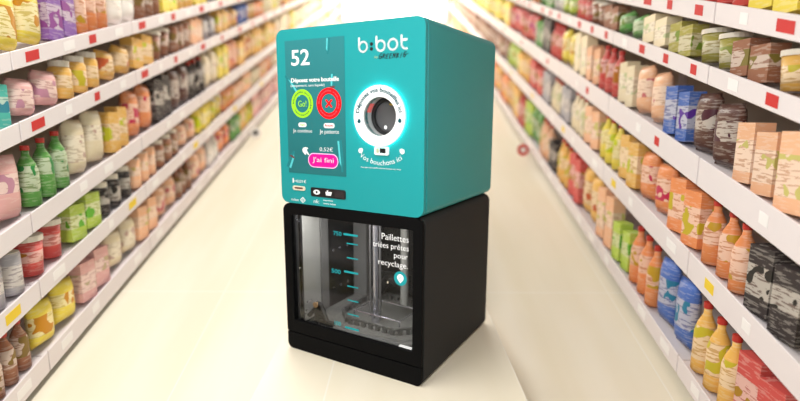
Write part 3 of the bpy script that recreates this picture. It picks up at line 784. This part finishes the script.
text('window_lettering', 'Paillettes', 0.664, 0.821, 0.744, 0.776, WHITEG, gl, yG, t=0.001, bold=-0.008)
text('window_lettering', 'triées prêtes', 0.611, 0.821, 0.691, 0.728, WHITEG, gl, yG, t=0.001, bold=-0.008)
text('window_lettering', 'pour', 0.737, 0.817, 0.648, 0.675, WHITEG, gl, yG, t=0.001, bold=-0.008)
text('window_lettering', 'recyclage.', 0.643, 0.817, 0.600, 0.638, WHITEG, gl, yG, t=0.001, bold=-0.008)
bd = link('drop_badge', plate(circle(0.775, 0.553, 0.037, 36), [], yG-0.0008, yG), TPRINT, gl); bd['label'] = 'turquoise round badge with a white drop'
pin = [(0.775+0.0185*math.cos(a), 0.557+0.019*math.sin(a)) for a in [math.radians(-35+i*250/16) for i in range(17)]] + [(0.775, 0.528)]
link('badge_drop', plate(pin, [], yG-0.0014, yG-0.0006), WHITEG, bd)
link('badge_leaf', strokes([[(0.769, 0.553), (0.774, 0.563), (0.779, 0.562)], [(0.781, 0.561), (0.777, 0.551), (0.771, 0.552)]], 0.0022, yG-0.002, yG-0.0012), TPRINT, bd)
link('white_sticker', plate([(0.765, 0.186), (0.775, 0.199), (0.845, 0.199), (0.842, 0.184)], [], yG-0.0006, yG+0.0001), WHITEG, gl)
link('small_mark', plate(circle(0.7, 0.52, 0.004, 10, 0.007), [], yG-0.0006, yG), BEIGE, gl)

for ch in gl.children:
    if ch.name.split('.')[0] != 'dark_pane_border': ch.location = (-0.014, 0, -0.006)
link('inner_post', B(0.076, 0.093, 0.040, 0.056, 0.121, 0.839), BLKPL, M, bevel=0.002)

# ------------------------------------------------------------------ light
wd = D.worlds.new('World'); S.world = wd; wd.use_nodes = True
bg = wd.node_tree.nodes['Background']; bg.inputs[0].default_value = (1.0, 0.975, 0.94, 1); bg.inputs[1].default_value = 0.19

def area(name, loc, target, sx, sy, power, col=(1, 1, 1)):
    l = D.lights.new(name, 'AREA'); l.shape = 'RECTANGLE'; l.size = sx; l.size_y = sy; l.energy = power; l.color = col
    o = D.objects.new(name, l); COL.objects.link(o); o.location = loc
    d = Vector(target)-Vector(loc); o.rotation_euler = d.to_track_quat('-Z', 'Y').to_euler()
    return o
# unseen lights over the aisle, set left to keep the machine's side darker
for i, y in enumerate((-1.2, 1.5, 4.5, 7.5, 10.5)):
    area('overhead_light', (-1.3, y, zr(y)+3.9), (-0.4, y, zr(y)), 2.0, 0.5, 72 if y < 5 else 55, (1, 0.97, 0.93))
for y in (13.0, 15.5, 17.5):  # added strong at the far end to blow the shelves out to white
    area('overhead_light', (-0.22, y, zr(y)+3.6), (-0.22, y, zr(y)), 3.4, 0.8, 220, (1, 0.98, 0.92))
# unseen area light added before the machine to grade the brightness of its faces
area('front_fill_light', (0.0, 0.72, 1.8), (0.0, 2.4, 1.05), 0.4, 0.4, 18, (0.96, 1, 1))

# ------------------------------------------------------------------ camera
cam = D.cameras.new('camera'); co = D.objects.new('camera', cam); COL.objects.link(co)
cam.sensor_width = 36; cam.lens = 36*F_PX/800; cam.clip_start = 0.05; cam.clip_end = 200
fw = Vector((0, math.cos(PITCH), -math.sin(PITCH))); rt = Vector((1, 0, 0)); dn = fw.cross(rt)
cr_, sr_ = math.cos(ROLL), math.sin(ROLL)
R_ = rt*cr_-dn*sr_; Dn = rt*sr_+dn*cr_; U_ = -Dn
mtx = Matrix(((R_.x, U_.x, -fw.x, 0), (R_.y, U_.y, -fw.y, 0), (R_.z, U_.z, -fw.z, CAM_Z), (0, 0, 0, 1)))
co.matrix_world = mtx
cam.dof.use_dof = True; cam.dof.focus_distance = 2.62; cam.dof.aperture_fstop = (cam.lens/1000)/0.045
S.camera = co
vs_ = S.view_settings; vs_.view_transform = 'Standard'; vs_.look = 'None'; vs_.gamma = 1; vs_.exposure = 0.0; vs_.use_curve_mapping = False
